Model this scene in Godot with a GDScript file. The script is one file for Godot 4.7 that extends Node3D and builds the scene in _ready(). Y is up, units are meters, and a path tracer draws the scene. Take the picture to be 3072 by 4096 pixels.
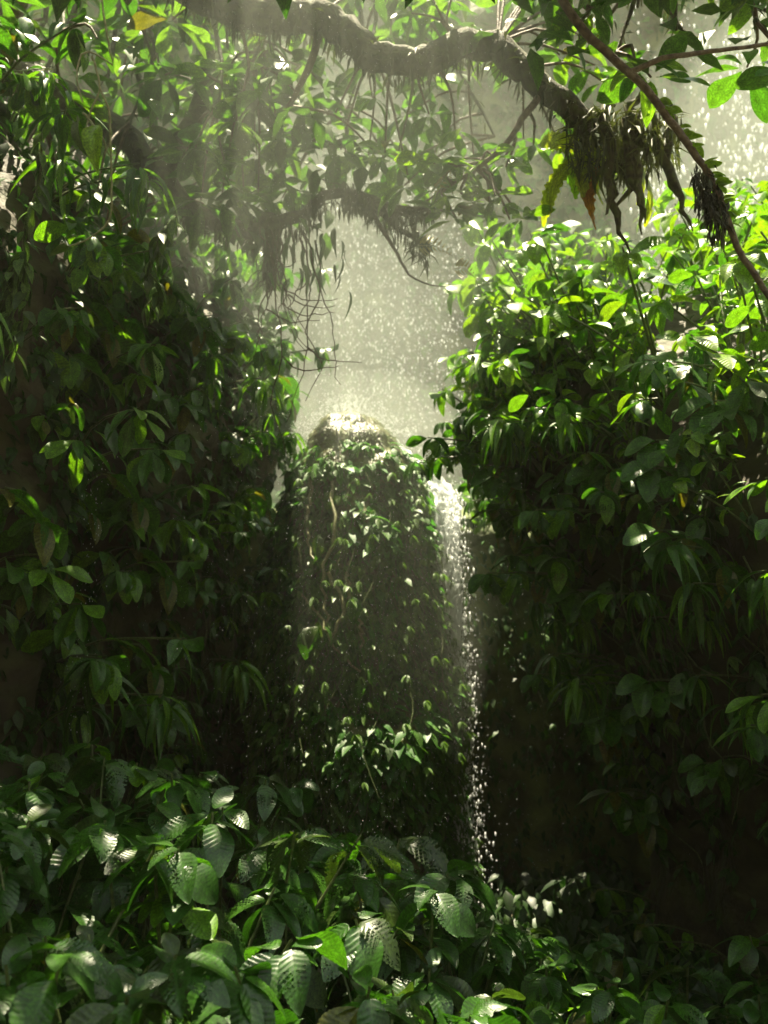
extends Node3D
# A wet jungle ravine: a mossy rock buttress with a thin waterfall, leafy cliffs on both sides,
# broad-leaved shrubs in front, mossy limbs and climbers overhead, sun behind the spray.

const EYE := Vector3(0, 1.6, 0)
const TILT := 6.0
const FOV := 55.0

var rng := RandomNumberGenerator.new()
var noise := FastNoiseLite.new()
var fine := FastNoiseLite.new()
var used := {}
var M := {}
var L := {}
var stem_meshes := []

# ---------------------------------------------------------------- camera, sky, sun
func set_camera_and_light() -> void:
	var cam := Camera3D.new()
	cam.name = "camera"
	cam.fov = FOV
	cam.near = 0.05
	cam.far = 300.0
	add_child(cam)
	cam.position = EYE
	cam.rotation_degrees = Vector3(TILT, 0, 0)
	cam.current = true
	var att := CameraAttributesPhysical.new()
	att.frustum_focal_length = 35.0
	att.frustum_focus_distance = 4.4
	att.exposure_aperture = 2.2
	cam.attributes = att
	cam.fov = FOV
	var env := Environment.new()
	env.background_mode = Environment.BG_SKY
	var sm := ProceduralSkyMaterial.new()
	sm.sky_top_color = Color(0.8, 0.84, 0.82)
	sm.sky_horizon_color = Color(0.9, 0.91, 0.84)
	sm.sky_curve = 0.2
	sm.ground_bottom_color = Color(0.06, 0.07, 0.04)
	sm.ground_horizon_color = Color(0.12, 0.14, 0.09)
	var sky := Sky.new()
	sky.sky_material = sm
	env.sky = sky
	env.background_energy_multiplier = 0.46
	env.tonemap_mode = Environment.TONE_MAPPER_LINEAR
	env.tonemap_exposure = 4.8
	env.volumetric_fog_enabled = true
	env.volumetric_fog_density = 0.0015
	env.volumetric_fog_albedo = Color(1.0, 0.98, 0.9)
	env.volumetric_fog_anisotropy = 0.55
	env.sdfgi_enabled = true
	env.ssao_enabled = true
	env.ssil_enabled = true
	var we := WorldEnvironment.new()
	we.name = "environment"
	we.environment = env
	add_child(we)
	var sun := DirectionalLight3D.new()
	sun.name = "sun"
	sun.light_energy = 1.6
	sun.light_color = Color(1.0, 0.95, 0.82)
	sun.light_angular_distance = 0.5
	sun.shadow_enabled = true
	add_child(sun)
	# the sun stands behind the fall, high, a little to the left
	var el := deg_to_rad(73.0)
	var az := deg_to_rad(-4.0)
	var to_sun := Vector3(sin(az) * cos(el), sin(el), -cos(az) * cos(el))
	sun.look_at_from_position(Vector3.ZERO, -to_sun, Vector3.RIGHT)

# ---------------------------------------------------------------- helpers
func pt(u: float, v: float, depth: float) -> Vector3:   # where something seen at (u, v) stands, at that distance
	var th := tan(deg_to_rad(FOV / 2))
	var d := Vector3((u - 0.5) * 2 * th * 0.75, (0.5 - v) * 2 * th, -1) * depth
	return EYE + d.rotated(Vector3.RIGHT, deg_to_rad(TILT))

func rr(a: float, b: float) -> float:
	return rng.randf_range(a, b)

func numbered(called: String) -> String:
	var n: int = used.get(called, 0)
	used[called] = n + 1
	return called if n == 0 else "%s_%03d" % [called, n]

func thing(called: String, label: String, category: String, at := Vector3.ZERO, group := "") -> Node3D:
	var o := Node3D.new()
	o.name = numbered(called)
	add_child(o)
	o.position = at
	o.set_meta("label", label)
	o.set_meta("category", category)
	if group:
		o.set_meta("group", group)
	return o

func obj(called: String, mesh: Mesh, mat: Material, parent: Node3D, t := Transform3D()) -> MeshInstance3D:
	var o := MeshInstance3D.new()
	o.name = called
	o.mesh = mesh
	if mat:
		o.material_override = mat
	o.transform = t
	parent.add_child(o, true)
	return o

func structure(called: String, mesh: Mesh, mat: Material) -> MeshInstance3D:
	var o := obj(numbered(called), mesh, mat, self)
	o.set_meta("kind", "structure")
	return o

func many(called: String, mesh: Mesh, mat: Material, places: Array, colors: Array, label: String, category: String, parent: Node3D = self) -> MeshInstance3D:
	var arr := mesh.surface_get_arrays(0)
	var v0: PackedVector3Array = arr[Mesh.ARRAY_VERTEX]
	var n0: PackedVector3Array = arr[Mesh.ARRAY_NORMAL]
	var u0: PackedVector2Array = arr[Mesh.ARRAY_TEX_UV]
	var i0: PackedInt32Array = arr[Mesh.ARRAY_INDEX]
	var nv := v0.size()
	var vs := PackedVector3Array()
	var ns := PackedVector3Array()
	var us := PackedVector2Array()
	var cs := PackedColorArray()
	var ix := PackedInt32Array()
	for k in places.size():
		var t: Transform3D = places[k]
		vs.append_array(t * v0)
		ns.append_array(Transform3D(t.basis.orthonormalized(), Vector3.ZERO) * n0)
		us.append_array(u0)
		for q in i0:
			ix.append(q + k * nv)
		if colors.size() > 0:
			var c := PackedColorArray()
			c.resize(nv)
			c.fill(colors[k])
			cs.append_array(c)
	var all := []
	all.resize(Mesh.ARRAY_MAX)
	all[Mesh.ARRAY_VERTEX] = vs
	all[Mesh.ARRAY_NORMAL] = ns
	all[Mesh.ARRAY_TEX_UV] = us
	all[Mesh.ARRAY_INDEX] = ix
	if colors.size() > 0:
		all[Mesh.ARRAY_COLOR] = cs
	var am := ArrayMesh.new()
	am.add_surface_from_arrays(Mesh.PRIMITIVE_TRIANGLES, all)
	var o := MeshInstance3D.new()
	o.name = numbered(called) if parent == self else called
	o.mesh = am
	o.material_override = mat
	o.set_meta("kind", "stuff")
	if parent == self:
		o.set_meta("label", label)
		o.set_meta("category", category)
	parent.add_child(o, true)
	return o

func copy(proto: Node3D, called: String, label: String, group: String) -> Node3D:
	var c: Node3D = proto.duplicate()
	c.name = numbered(called)
	add_child(c)
	c.set_meta("label", label)
	c.set_meta("category", proto.get_meta("category"))
	c.set_meta("group", group)
	return c

func tube(pts: Array, radii: Array, sides := 6, lumpy := 0.0, seedy := 0.0) -> ArrayMesh:
	var st := SurfaceTool.new()
	st.begin(Mesh.PRIMITIVE_TRIANGLES)
	st.set_smooth_group(0)
	var n := pts.size()
	var side := Vector3.ZERO
	var length := 0.0
	for i in n:
		var p: Vector3 = pts[i]
		var t: Vector3 = (pts[mini(i + 1, n - 1)] - pts[maxi(i - 1, 0)]).normalized()
		if side == Vector3.ZERO:
			side = t.cross(Vector3(0.3, 0.2, 0.9)).normalized()
		side = (side - t * side.dot(t)).normalized()
		var other := t.cross(side)
		if i > 0:
			length += p.distance_to(pts[i - 1])
		for k in sides + 1:
			var a := TAU * k / sides
			var d := side * cos(a) + other * sin(a)
			var r: float = radii[i]
			if lumpy > 0.0:
				r *= 1.0 + lumpy * fine.get_noise_3d(cos(a) * 40 + seedy, sin(a) * 40, length * 90 / maxf(radii[0] * 10, 0.2))
			st.set_uv(Vector2(float(k) / sides, length))
			st.add_vertex(p + d * r)
	for i in n - 1:
		for k in sides:
			var a := i * (sides + 1) + k
			var b := a + sides + 1
			for q in [a, b, a + 1, a + 1, b, b + 1]:
				st.add_index(q)
	st.generate_normals()
	return st.commit()

func smooth_path(keys: Array, steps: int, jitter := 0.0, seedy := 0.0) -> Array:
	var c := Curve3D.new()
	var n := keys.size()
	for i in n:
		var t: Vector3 = (keys[mini(i + 1, n - 1)] - keys[maxi(i - 1, 0)]) / 6.0
		c.add_point(keys[i], -t, t)
	var out := []
	var total := c.get_baked_length()
	for i in steps + 1:
		var p := c.sample_baked(total * i / steps, true)
		if jitter > 0:
			p += Vector3(fine.get_noise_2d(i * 23.0, seedy), fine.get_noise_2d(i * 23.0, seedy + 90), fine.get_noise_2d(i * 23.0, seedy + 190)) * jitter
		out.append(p)
	return out

func taper(n: int, a: float, b: float) -> Array:
	var out := []
	for i in n:
		out.append(lerpf(a, b, float(i) / (n - 1)))
	return out

# A leaf lies along +z from its stalk, upper side +y. Its lateral veins are pressed into the blade.
func leaf_mesh(length: float, width: float, shape: int, along: int, across: int, arch: float, fold: float, rib: float, veins: float, eaten := 0.0, sd := 0, twist := 0.0, teeth := 0.0) -> ArrayMesh:
	var st := SurfaceTool.new()
	st.begin(Mesh.PRIMITIVE_TRIANGLES)
	st.set_smooth_group(0)
	var stalk := length * 0.14
	for i in along + 1:
		var t := float(i) / along
		var w := 0.0
		match shape:
			0: w = pow(sin(PI * pow(t, 0.82)), 0.62) * (1.0 - 0.25 * t * t * t)        # broad ellipse with a short tip
			1: w = pow(sin(PI * pow(t, 1.25)), 0.75)                                   # widest past the middle
			2: w = pow(sin(PI * pow(t, 0.62)), 0.95) * (1.0 - 0.3 * t)                 # lance
			3: w = pow(sin(PI * pow(t, 0.55)), 0.7) * (1.0 - 0.2 * t)                  # heart
		w = maxf(w, 0.02)
		if teeth > 0.0:
			w *= 1.0 - teeth * (0.5 + 0.5 * sin(t * 30.0 * PI))
		for j in across + 1:
			var s := float(j) / across * 2 - 1
			var x := s * w * width * 0.5
			var z := stalk + t * length
			var q := t * veins - absf(s) * w * 1.7
			var h := -arch * t * t * length + fold * absf(x) - rib * absf(sin(q * PI)) * (0.25 + 0.75 * minf(1.0, absf(s) * 3)) * w
			h += width * 0.07 * noise.get_noise_3d(x * 300 + sd * 31, z * 300, sd * 77)
			h += width * 0.10 * absf(s) * absf(s) * noise.get_noise_2d(z * 500, sd * 13 + signf(s) * 50)
			h += twist * x * t
			st.set_uv(Vector2(s * 0.5 + 0.5, t))
			st.add_vertex(Vector3(x, h, z - 0.3 * arch * arch * t * t * length))
	for i in along:
		for j in across:
			if eaten > 0.0:
				var t := (i + 0.5) / along
				var s := (j + 0.5) / across * 2 - 1
				var q := t * veins - absf(s) * 1.5
				var from_vein := absf(q - roundf(q))
				var hungry := fine.get_noise_3d(i * 11.0, j * 15.0, sd * 91.0) * 0.6 + noise.get_noise_3d(i * 3.4, j * 5.0, sd * 57.0) * 0.9
				if from_vein > 0.12 + 0.12 * fine.get_noise_2d(j * 40.0, i * 9.0) and absf(s) > 0.08 and (i * 7 + j * 3 + sd) % 5 > 0 and hungry > 0.42 - eaten:
					continue
			var a := i * (across + 1) + j
			var b := a + across + 1
			for q in [a, a + 1, b, a + 1, b + 1, b]:
				st.add_index(q)
	st.generate_normals()
	# the stalk
	var body := st.commit()
	var st2 := SurfaceTool.new()
	st2.begin(Mesh.PRIMITIVE_TRIANGLES)
	st2.append_from(body, 0, Transform3D())
	var r := length * 0.008
	for k in 3:
		var a0 := TAU * k / 3
		var a1 := TAU * (k + 1) / 3
		var p0 := Vector3(cos(a0), sin(a0), 0) * r
		var p1 := Vector3(cos(a1), sin(a1), 0) * r
		var e := Vector3(0, 0, stalk + length * 0.06)
		for p in [p0, p1, p0 + e, p1, p1 + e, p0 + e]:
			st2.set_uv(Vector2(0.5, 0.02))
			st2.set_normal(Vector3(p.x, p.y, 0).normalized())
			st2.add_vertex(p)
	return st2.commit()

func simple_leaf(length: float, width: float, arch: float, fold: float, rows := 4) -> ArrayMesh:
	var st := SurfaceTool.new()
	st.begin(Mesh.PRIMITIVE_TRIANGLES)
	st.set_smooth_group(0)
	for i in rows + 1:
		var t := float(i) / rows
		var w := maxf(0.03, pow(sin(PI * pow(t, 0.72)), 0.85)) * width * 0.5
		for j in 3:
			var x := (j - 1) * w
			st.set_uv(Vector2(j * 0.5, t))
			st.add_vertex(Vector3(x, -arch * t * t * length + fold * absf(x), t * length))
	for i in rows:
		for j in 2:
			var a := i * 3 + j
			for q in [a, a + 1, a + 3, a + 1, a + 4, a + 3]:
				st.add_index(q)
	st.generate_normals()
	return st.commit()

func aim(azimuth: float, pitch: float, roll := 0.0) -> Basis:   # turns +z towards azimuth and up by pitch
	return Basis(Vector3.UP, azimuth) * Basis(Vector3.RIGHT, -pitch) * Basis(Vector3.BACK, roll)

# ---------------------------------------------------------------- materials
func srgb(r: float, g: float, b: float, a := 1.0) -> Color:
	var c := Color(r, g, b).linear_to_srgb()
	c.a = a
	return c

func leaf_image(veins: float, pale: float) -> ImageTexture:
	var w := 128
	var h := 256
	var im := Image.create(w, h, false, Image.FORMAT_RGB8)
	for y in h:
		for x in w:
			var s := (x + 0.5) / w * 2 - 1
			var t := (y + 0.5) / h
			var q := t * veins - absf(s) * 1.6
			var d := absf(q - roundf(q)) / veins
			var line := clampf(1.0 - d * 110, 0, 1) * 0.8
			line = maxf(line, clampf(1.0 - absf(s) * 26, 0, 1))
			var mott := 0.8 + 0.28 * fine.get_noise_2d(x * 2.2, y * 2.2) + 0.2 * noise.get_noise_2d(x * 1.5 + 300, y * 1.5)
			var spot := clampf((fine.get_noise_2d(x * 4.0 + 900, y * 4.0) - 0.42) * 5, 0, 1) * 0.5
			var c := Color(mott * 0.86, mott, mott * 0.8)
			c = c.lerp(Color(0.95, 1.0, 0.75), line * pale)
			c = c.lerp(Color(0.5, 0.42, 0.25), spot)
			im.set_pixel(x, y, Color(clampf(c.r, 0, 1), clampf(c.g, 0, 1), clampf(c.b, 0, 1)))
	return ImageTexture.create_from_image(im)

func leaf_material(called: String, c: Color, through: Color, rough: float, tex: Texture2D) -> StandardMaterial3D:
	var m := StandardMaterial3D.new()
	m.resource_name = called
	m.albedo_color = c
	m.albedo_texture = tex
	m.roughness = rough
	m.metallic_specular = 0.6
	m.backlight_enabled = true
	m.backlight = through
	m.cull_mode = BaseMaterial3D.CULL_DISABLED
	M[called] = m
	return m

func noise_texture(freq: float, a: Color, b: Color, c: Color, sd: int, normal := false, size := 512) -> NoiseTexture2D:
	var n := FastNoiseLite.new()
	n.seed = sd
	n.frequency = freq
	n.fractal_octaves = 5
	var t := NoiseTexture2D.new()
	t.width = size
	t.height = size
	t.seamless = true
	t.noise = n
	if normal:
		t.as_normal_map = true
		t.bump_strength = 6.0
	else:
		var g := Gradient.new()
		g.offsets = PackedFloat32Array([0.25, 0.5, 0.75])
		g.colors = PackedColorArray([a, b, c])
		t.color_ramp = g
	return t

func surface_material(called: String, a: Color, b: Color, c: Color, rough: float, scale: float, sd: int, bump := 1.0) -> StandardMaterial3D:
	var m := StandardMaterial3D.new()
	m.resource_name = called
	m.albedo_texture = noise_texture(0.012, a, b, c, sd)
	m.normal_enabled = true
	m.normal_texture = noise_texture(0.03, a, b, c, sd + 5, true)
	m.normal_scale = bump
	m.roughness = rough
	m.uv1_triplanar = true
	m.uv1_world_triplanar = true
	m.uv1_scale = Vector3.ONE * scale
	M[called] = m
	return m

func make_materials() -> void:
	var broad := leaf_image(11, 0.55)
	var smooth := leaf_image(7, 0.35)
	# leaf tones (linear); half of what they take in passes through
	leaf_material("leaf_deep", srgb(0.065, 0.15, 0.024), srgb(0.7, 0.85, 0.3), 0.38, broad)
	leaf_material("leaf_mid", srgb(0.11, 0.24, 0.026), srgb(0.9, 1.0, 0.4), 0.38, broad)
	leaf_material("leaf_fresh", srgb(0.26, 0.43, 0.03), srgb(0.95, 1.0, 0.4), 0.38, broad)
	leaf_material("leaf_olive", srgb(0.10, 0.14, 0.035), srgb(0.95, 1.0, 0.4), 0.38, broad)
	leaf_material("leaf_old", srgb(0.26, 0.21, 0.035), srgb(1.0, 0.9, 0.3), 0.4, broad)
	leaf_material("leaf_rust", srgb(0.75, 0.27, 0.02), srgb(1.0, 0.7, 0.2), 0.45, broad)
	leaf_material("leaf_lime", srgb(0.38, 0.50, 0.03), srgb(1.0, 1.0, 0.3), 0.32, smooth)
	leaf_material("leaf_canopy", srgb(0.16, 0.28, 0.035), srgb(0.9, 1.0, 0.4), 0.3, smooth)
	leaf_material("leaf_canopy_fresh", srgb(0.30, 0.43, 0.045), srgb(0.95, 1.0, 0.4), 0.3, smooth)
	leaf_material("frond_gold", srgb(0.6, 0.38, 0.08), srgb(1.0, 0.9, 0.4), 0.5, smooth)
	leaf_material("frond_yellow", srgb(0.7, 0.64, 0.05), srgb(1.0, 1.0, 0.3), 0.4, smooth)
	var small := leaf_material("small_leaf", Color.WHITE, srgb(0.9, 1.0, 0.5), 0.5, smooth)
	small.vertex_color_use_as_albedo = true
	var far := leaf_material("far_leaf", Color.WHITE, srgb(0.9, 1.0, 0.5), 0.65, smooth)
	far.vertex_color_use_as_albedo = true
	far.metallic_specular = 0.35
	leaf_material("creeper_leaf", srgb(0.085, 0.17, 0.035), srgb(0.9, 1.0, 0.45), 0.48, smooth)
	leaf_material("creeper_leaf_pale", srgb(0.24, 0.33, 0.10), srgb(0.9, 1.0, 0.45), 0.48, smooth)
	surface_material("earth", srgb(0.03, 0.022, 0.012), srgb(0.055, 0.042, 0.022), srgb(0.07, 0.08, 0.025), 0.75, 0.6, 3, 1.0)
	surface_material("moss_rock", srgb(0.035, 0.03, 0.02), srgb(0.10, 0.095, 0.04), srgb(0.13, 0.15, 0.04), 0.45, 1.1, 9, 1.6)
	surface_material("far_green", srgb(0.05, 0.06, 0.02), srgb(0.10, 0.13, 0.04), srgb(0.15, 0.19, 0.05), 0.8, 0.3, 12, 1.0)
	surface_material("bark", srgb(0.05, 0.03, 0.018), srgb(0.11, 0.07, 0.04), srgb(0.16, 0.12, 0.07), 0.7, 3.0, 15, 1.5)
	surface_material("bark_moss", srgb(0.03, 0.022, 0.012), srgb(0.06, 0.05, 0.02), srgb(0.07, 0.09, 0.02), 0.8, 2.5, 18, 1.5)
	surface_material("stem_green", srgb(0.05, 0.06, 0.02), srgb(0.08, 0.11, 0.03), srgb(0.12, 0.16, 0.05), 0.45, 6.0, 21, 0.5)
	surface_material("stem_pale", srgb(0.12, 0.12, 0.05), srgb(0.2, 0.2, 0.09), srgb(0.28, 0.27, 0.14), 0.45, 6.0, 24, 0.5)
	surface_material("root_brown", srgb(0.04, 0.022, 0.012), srgb(0.07, 0.04, 0.022), srgb(0.1, 0.065, 0.035), 0.6, 5.0, 27, 1.0)
	var w := StandardMaterial3D.new()
	w.resource_name = "white_water"
	w.albedo_color = Color(0.93, 0.95, 0.95)
	w.roughness = 0.2
	w.backlight_enabled = true
	w.backlight = Color(1, 1, 1)
	M["white_water"] = w
	var moss := StandardMaterial3D.new()
	moss.resource_name = "moss_blade"
	moss.vertex_color_use_as_albedo = true
	moss.roughness = 0.6
	moss.backlight_enabled = true
	moss.backlight = srgb(0.5, 0.6, 0.2)
	M["moss_blade"] = moss

func make_leaves() -> void:
	# broad corrugated leaves, some chewed to lace
	L["broad"] = []
	for k in 5:
		L["broad"].append(leaf_mesh(0.165, [0.085, 0.098, 0.078, 0.092, 0.088][k], 0, 66, 14, [0.3, 0.16, 0.5, 0.38, 0.22][k], [0.25, 0.1, 0.3, 0.05, 0.35][k], 0.0018, 11, 0.0, k, [0, 1.2, -0.8, 0.5, -1.5][k], 0.05))
	L["torn"] = []
	for k in 3:
		L["torn"].append(leaf_mesh(0.165, 0.088, 0, 60, 20, [0.4, 0.25, 0.55][k], 0.15, 0.002, 11, 0.13, 10 + k, [0.6, -0.9, 0][k], 0.07))
	L["lace"] = []
	for k in 3:
		L["lace"].append(leaf_mesh(0.17, 0.09, 0, 66, 26, [0.45, 0.3, 0.6][k], 0.12, 0.0016, 11, 0.36, 20 + k, [0.4, -0.7, 0.9][k], 0.09))
	L["canopy"] = []
	for k in 4:
		L["canopy"].append(leaf_mesh(0.24, [0.085, 0.095, 0.075, 0.105][k], 1, 14, 6, [0.3, 0.15, 0.45, 0.2][k], [0.3, 0.2, 0.4, 0.15][k], 0.001, 7, 0.0, 30 + k, [0.5, -0.6, 0, 1.0][k]))
	L["heart"] = [leaf_mesh(0.17, 0.085, 3, 14, 6, 0.3, 0.35, 0.001, 6, 0.0, 40), leaf_mesh(0.15, 0.075, 3, 14, 6, 0.55, 0.5, 0.001, 6, 0.0, 41)]
	L["creeper"] = [simple_leaf(0.085, 0.036, 0.3, 0.25, 6), simple_leaf(0.075, 0.038, 0.5, 0.1, 6), simple_leaf(0.095, 0.034, 0.2, 0.35, 6)]
	L["tiny"] = simple_leaf(0.09, 0.045, 0.35, 0.2, 3)
	L["round"] = [leaf_mesh(0.05, 0.036, 0, 8, 4, 0.2, 0.3, 0.0, 5, 0.0, 50)]
	L["strap"] = [leaf_mesh(0.15, 0.03, 2, 10, 4, 0.6, 0.3, 0.0, 5, 0.0, 60)]
	L["pinna"] = [leaf_mesh(0.1, 0.022, 2, 10, 4, 0.15, 0.2, 0.0, 9, 0.0, 70, 0.0, 0.35)]

func a_leaf(parent: Node3D, kind: String, mat: String, at: Vector3, b: Basis, scale := 1.0, label := "") -> MeshInstance3D:
	var list: Array = L[kind]
	var o := obj("leaf", list[rng.randi() % list.size()], M[mat], parent, Transform3D(b.scaled(Vector3.ONE * scale), at))
	if label:
		o.set_meta("label", label)
	return o

# ---------------------------------------------------------------- terrain
func curve_at(keys: Array, d: float) -> float:
	for i in keys.size() - 1:
		if d <= keys[i + 1][0]:
			var t: float = clampf((d - keys[i][0]) / (keys[i + 1][0] - keys[i][0]), 0, 1)
			t = t * t * (3 - 2 * t)
			return lerpf(keys[i][1], keys[i + 1][1], t)
	return keys[-1][1]

const LEFT_X := [[-14, -4.5], [0, -3.6], [3, -2.7], [5, -2.25], [6.5, -1.75], [8, -1.38], [9.3, -1.05], [10.5, -1.3], [12.5, -3.2], [20, -6]]
const RIGHT_X := [[-14, 4.6], [0, 3.6], [3, 2.8], [4.6, 2.3], [6, 1.75], [7, 1.25], [8, 1.02], [9, 1.25], [10, 1.7], [12, 3.4], [20, 7]]
const RIGHT_Y := [[-14, 2.2], [0, 2.3], [4, 2.35], [6, 3.1], [7.5, 3.75], [8.6, 3.8], [10, 3.6], [20, 3.4]]

func along_profile(p: Array, t: float) -> Vector2:
	var f := t * (p.size() - 1)
	var i := mini(int(f), p.size() - 2)
	var g := f - i
	return (p[i] as Vector2).lerp(p[i + 1], g)

func left_point(d: float, t: float) -> Vector3:
	var x0 := curve_at(LEFT_X, d)
	var q := along_profile([Vector2(-0.5, -1.8), Vector2(-0.55, 0), Vector2(-0.35, 1.6), Vector2(0, 2.9), Vector2(-0.15, 4.0), Vector2(-0.9, 5.2), Vector2(-2.6, 7.0), Vector2(-5, 9), Vector2(-9, 11)], t)
	var p := Vector3(x0 + q.x, q.y, -d + 0.3 * clampf(5.2 - q.y, 0, 2.4))
	return p + Vector3(0.45, 0.12, 0.2) * noise.get_noise_3d(p.x * 30, p.y * 45, p.z * 45) + Vector3(0.16, 0.05, 0.1) * fine.get_noise_3d(p.x * 60, p.y * 60, p.z * 60)

func right_point(d: float, t: float) -> Vector3:
	var x0 := curve_at(RIGHT_X, d)
	var y0 := curve_at(RIGHT_Y, d)
	var q := along_profile([Vector2(0.9, -1.8), Vector2(0.95, 0.1), Vector2(0.45, y0 * 0.45), Vector2(-0.05, y0 * 0.72), Vector2(0.15, y0), Vector2(0.9, y0 + 0.25), Vector2(2.6, y0 + 0.6), Vector2(5.5, y0 + 1.6), Vector2(9, y0 + 6)], t)
	var p := Vector3(x0 + q.x, q.y, -d + 0.45 * clampf(y0 - q.y, 0, 1.4))
	return p + Vector3(0.4, 0.12, 0.2) * noise.get_noise_3d(p.x * 30 + 500, p.y * 45, p.z * 45) + Vector3(0.14, 0.05, 0.1) * fine.get_noise_3d(p.x * 60 + 500, p.y * 60, p.z * 60)

func back_point(x: float, t: float) -> Vector3:
	var q := along_profile([Vector2(9.7, -1.8), Vector2(9.8, 0.4), Vector2(9.9, 2.45), Vector2(10.6, 2.7), Vector2(12.8, 2.95), Vector2(13.6, 5.2), Vector2(14.2, 8.0), Vector2(15.0, 11.5), Vector2(16.5, 16.0)], t)
	var p := Vector3(x, q.y, -q.x - 0.06 * x * x * (0.2 if q.y > 3 else 0.0))
	return p + Vector3(0.1, 0.25, 1.3 if q.y > 3.0 else 0.4) * noise.get_noise_3d(p.x * 30 + 900, p.y * 40, p.z * 20)

func sheet(point: Callable, a0: float, a1: float, na: int, nt: int, flip: bool) -> ArrayMesh:
	var st := SurfaceTool.new()
	st.begin(Mesh.PRIMITIVE_TRIANGLES)
	st.set_smooth_group(0)
	for i in na + 1:
		for j in nt + 1:
			st.set_uv(Vector2(float(i) / na, float(j) / nt))
			st.add_vertex(point.call(lerpf(a0, a1, float(i) / na), float(j) / nt))
	for i in na:
		for j in nt:
			var a := i * (nt + 1) + j
			var b := a + nt + 1
			for q in ([a, b, a + 1, a + 1, b, b + 1] if not flip else [a, a + 1, b, a + 1, b + 1, b]):
				st.add_index(q)
	st.generate_normals()
	return st.commit()

func ground_y(x: float, d: float) -> float:
	var y := -0.1 - 0.16 * clampf(d - 1.0, 0, 6) + 0.1 * absf(x) * (0.5 if x > 0 else 1.0)
	return y + 0.12 * noise.get_noise_2d(x * 40, d * 40)

func ground_point(x: float, t: float) -> Vector3:
	var d := lerpf(-14, 12, t)
	return Vector3(x, ground_y(x, d), -d)

func build_terrain() -> void:
	structure("ground", sheet(ground_point, -7, 7, 70, 110, true), M["earth"])
	structure("cliff_left", sheet(left_point, -14, 14, 170, 80, false), M["earth"])
	structure("cliff_right", sheet(right_point, -14, 14, 170, 80, true), M["earth"])
	structure("cliff_back", sheet(back_point, -14, 14, 130, 70, true), M["far_green"])
	structure("hillside_behind", sheet(func(x: float, t: float) -> Vector3: return Vector3(x, -2 + 12 * t, 6 + 7 * t) + Vector3.ONE * 0.4 * noise.get_noise_2d(x * 30, t * 200), -10, 10, 30, 16, false), M["earth"])

# the mossy buttress in the middle of the ravine
const ROCK_AT := Vector3(-0.22, 0.2, -9.0)
const ROCK_R := [[-1.8, 1.45], [0, 1.12], [1.2, 0.94], [2.1, 0.76], [2.6, 0.6], [2.95, 0.42], [3.15, 0.28], [3.27, 0.04]]

func rock_point(a: float, y: float, lift := 0.0) -> Vector3:
	var r := curve_at(ROCK_R, y)
	var n := noise.get_noise_3d(cos(a) * 55, y * 55, sin(a) * 55) * 0.3 + fine.get_noise_3d(cos(a) * 60, y * 60, sin(a) * 60) * 0.13
	r = maxf(0.02, r * (1.0 + n)) + lift
	return Vector3(cos(a) * minf(r, 0.32 + 0.5 * r) * 0.98 - 0.03 * y, y + 0.1 * n, sin(a) * r * (1.5 if sin(a) > 0 else 0.85))

func on_rock(u: float, v: float, lift: float) -> Vector3:   # where a sight line meets the front of the rock
	var d := 6.0
	while d < 9.5:
		var p := pt(u, v, d) - ROCK_AT
		var rad := curve_at(ROCK_R, p.y) + lift
		var wide := minf(rad, 0.32 + 0.5 * rad) * 0.98
		var x := (p.x + 0.03 * p.y) / wide
		if p.y < 3.2 and absf(x) < 1.0 and p.z < rad * 1.5 * sqrt(1.0 - x * x):
			break
		d += 0.02
	return pt(u, v, minf(d, 8.6))

func build_rock() -> Node3D:
	var o := thing("mossy_rock", "tall mossy rock buttress under the spray, leaves clinging to its face", "rock", ROCK_AT)
	var st := SurfaceTool.new()
	st.begin(Mesh.PRIMITIVE_TRIANGLES)
	st.set_smooth_group(0)
	var na := 96
	var ny := 90
	for j in ny + 1:
		var y := lerpf(-1.8, 3.27, float(j) / ny)
		for i in na + 1:
			st.add_vertex(rock_point(TAU * (i % na) / na, y))
	for j in ny:
		for i in na:
			var a := j * (na + 1) + i
			var b := a + na + 1
			for q in [a, a + 1, b, a + 1, b + 1, b]:
				st.add_index(q)
	st.generate_normals()
	obj("rock_body", st.commit(), M["moss_rock"], o)
	# moss: short hanging blades over the crown of the rock
	var places := []
	var cols := []
	for k in 9000:
		var y := rr(1.2, 3.2)
		var a := rr(0, PI)
		var p := rock_point(a, y, -0.004)
		var b := aim(PI / 2 - a + rr(-0.7, 0.7), rr(-1.4, 0.1)).scaled(Vector3.ONE * rr(0.3, 0.75))
		places.append(Transform3D(b, p))
		var g := rr(0.4, 1.1)
		cols.append(Color(0.13 * g, 0.19 * g, 0.045 * g))
	many("moss", simple_leaf(0.1, 0.018, 0.4, 0.2, 2), M["moss_blade"], places, cols, "", "", o)
	return o

# ---------------------------------------------------------------- plants
func pick_tone(w: Array) -> String:   # pairs of material and weight
	var total := 0.0
	for e in w:
		total += e[1]
	var x := rng.randf() * total
	for e in w:
		x -= e[1]
		if x <= 0:
			return e[0]
	return w[0][0]

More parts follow.
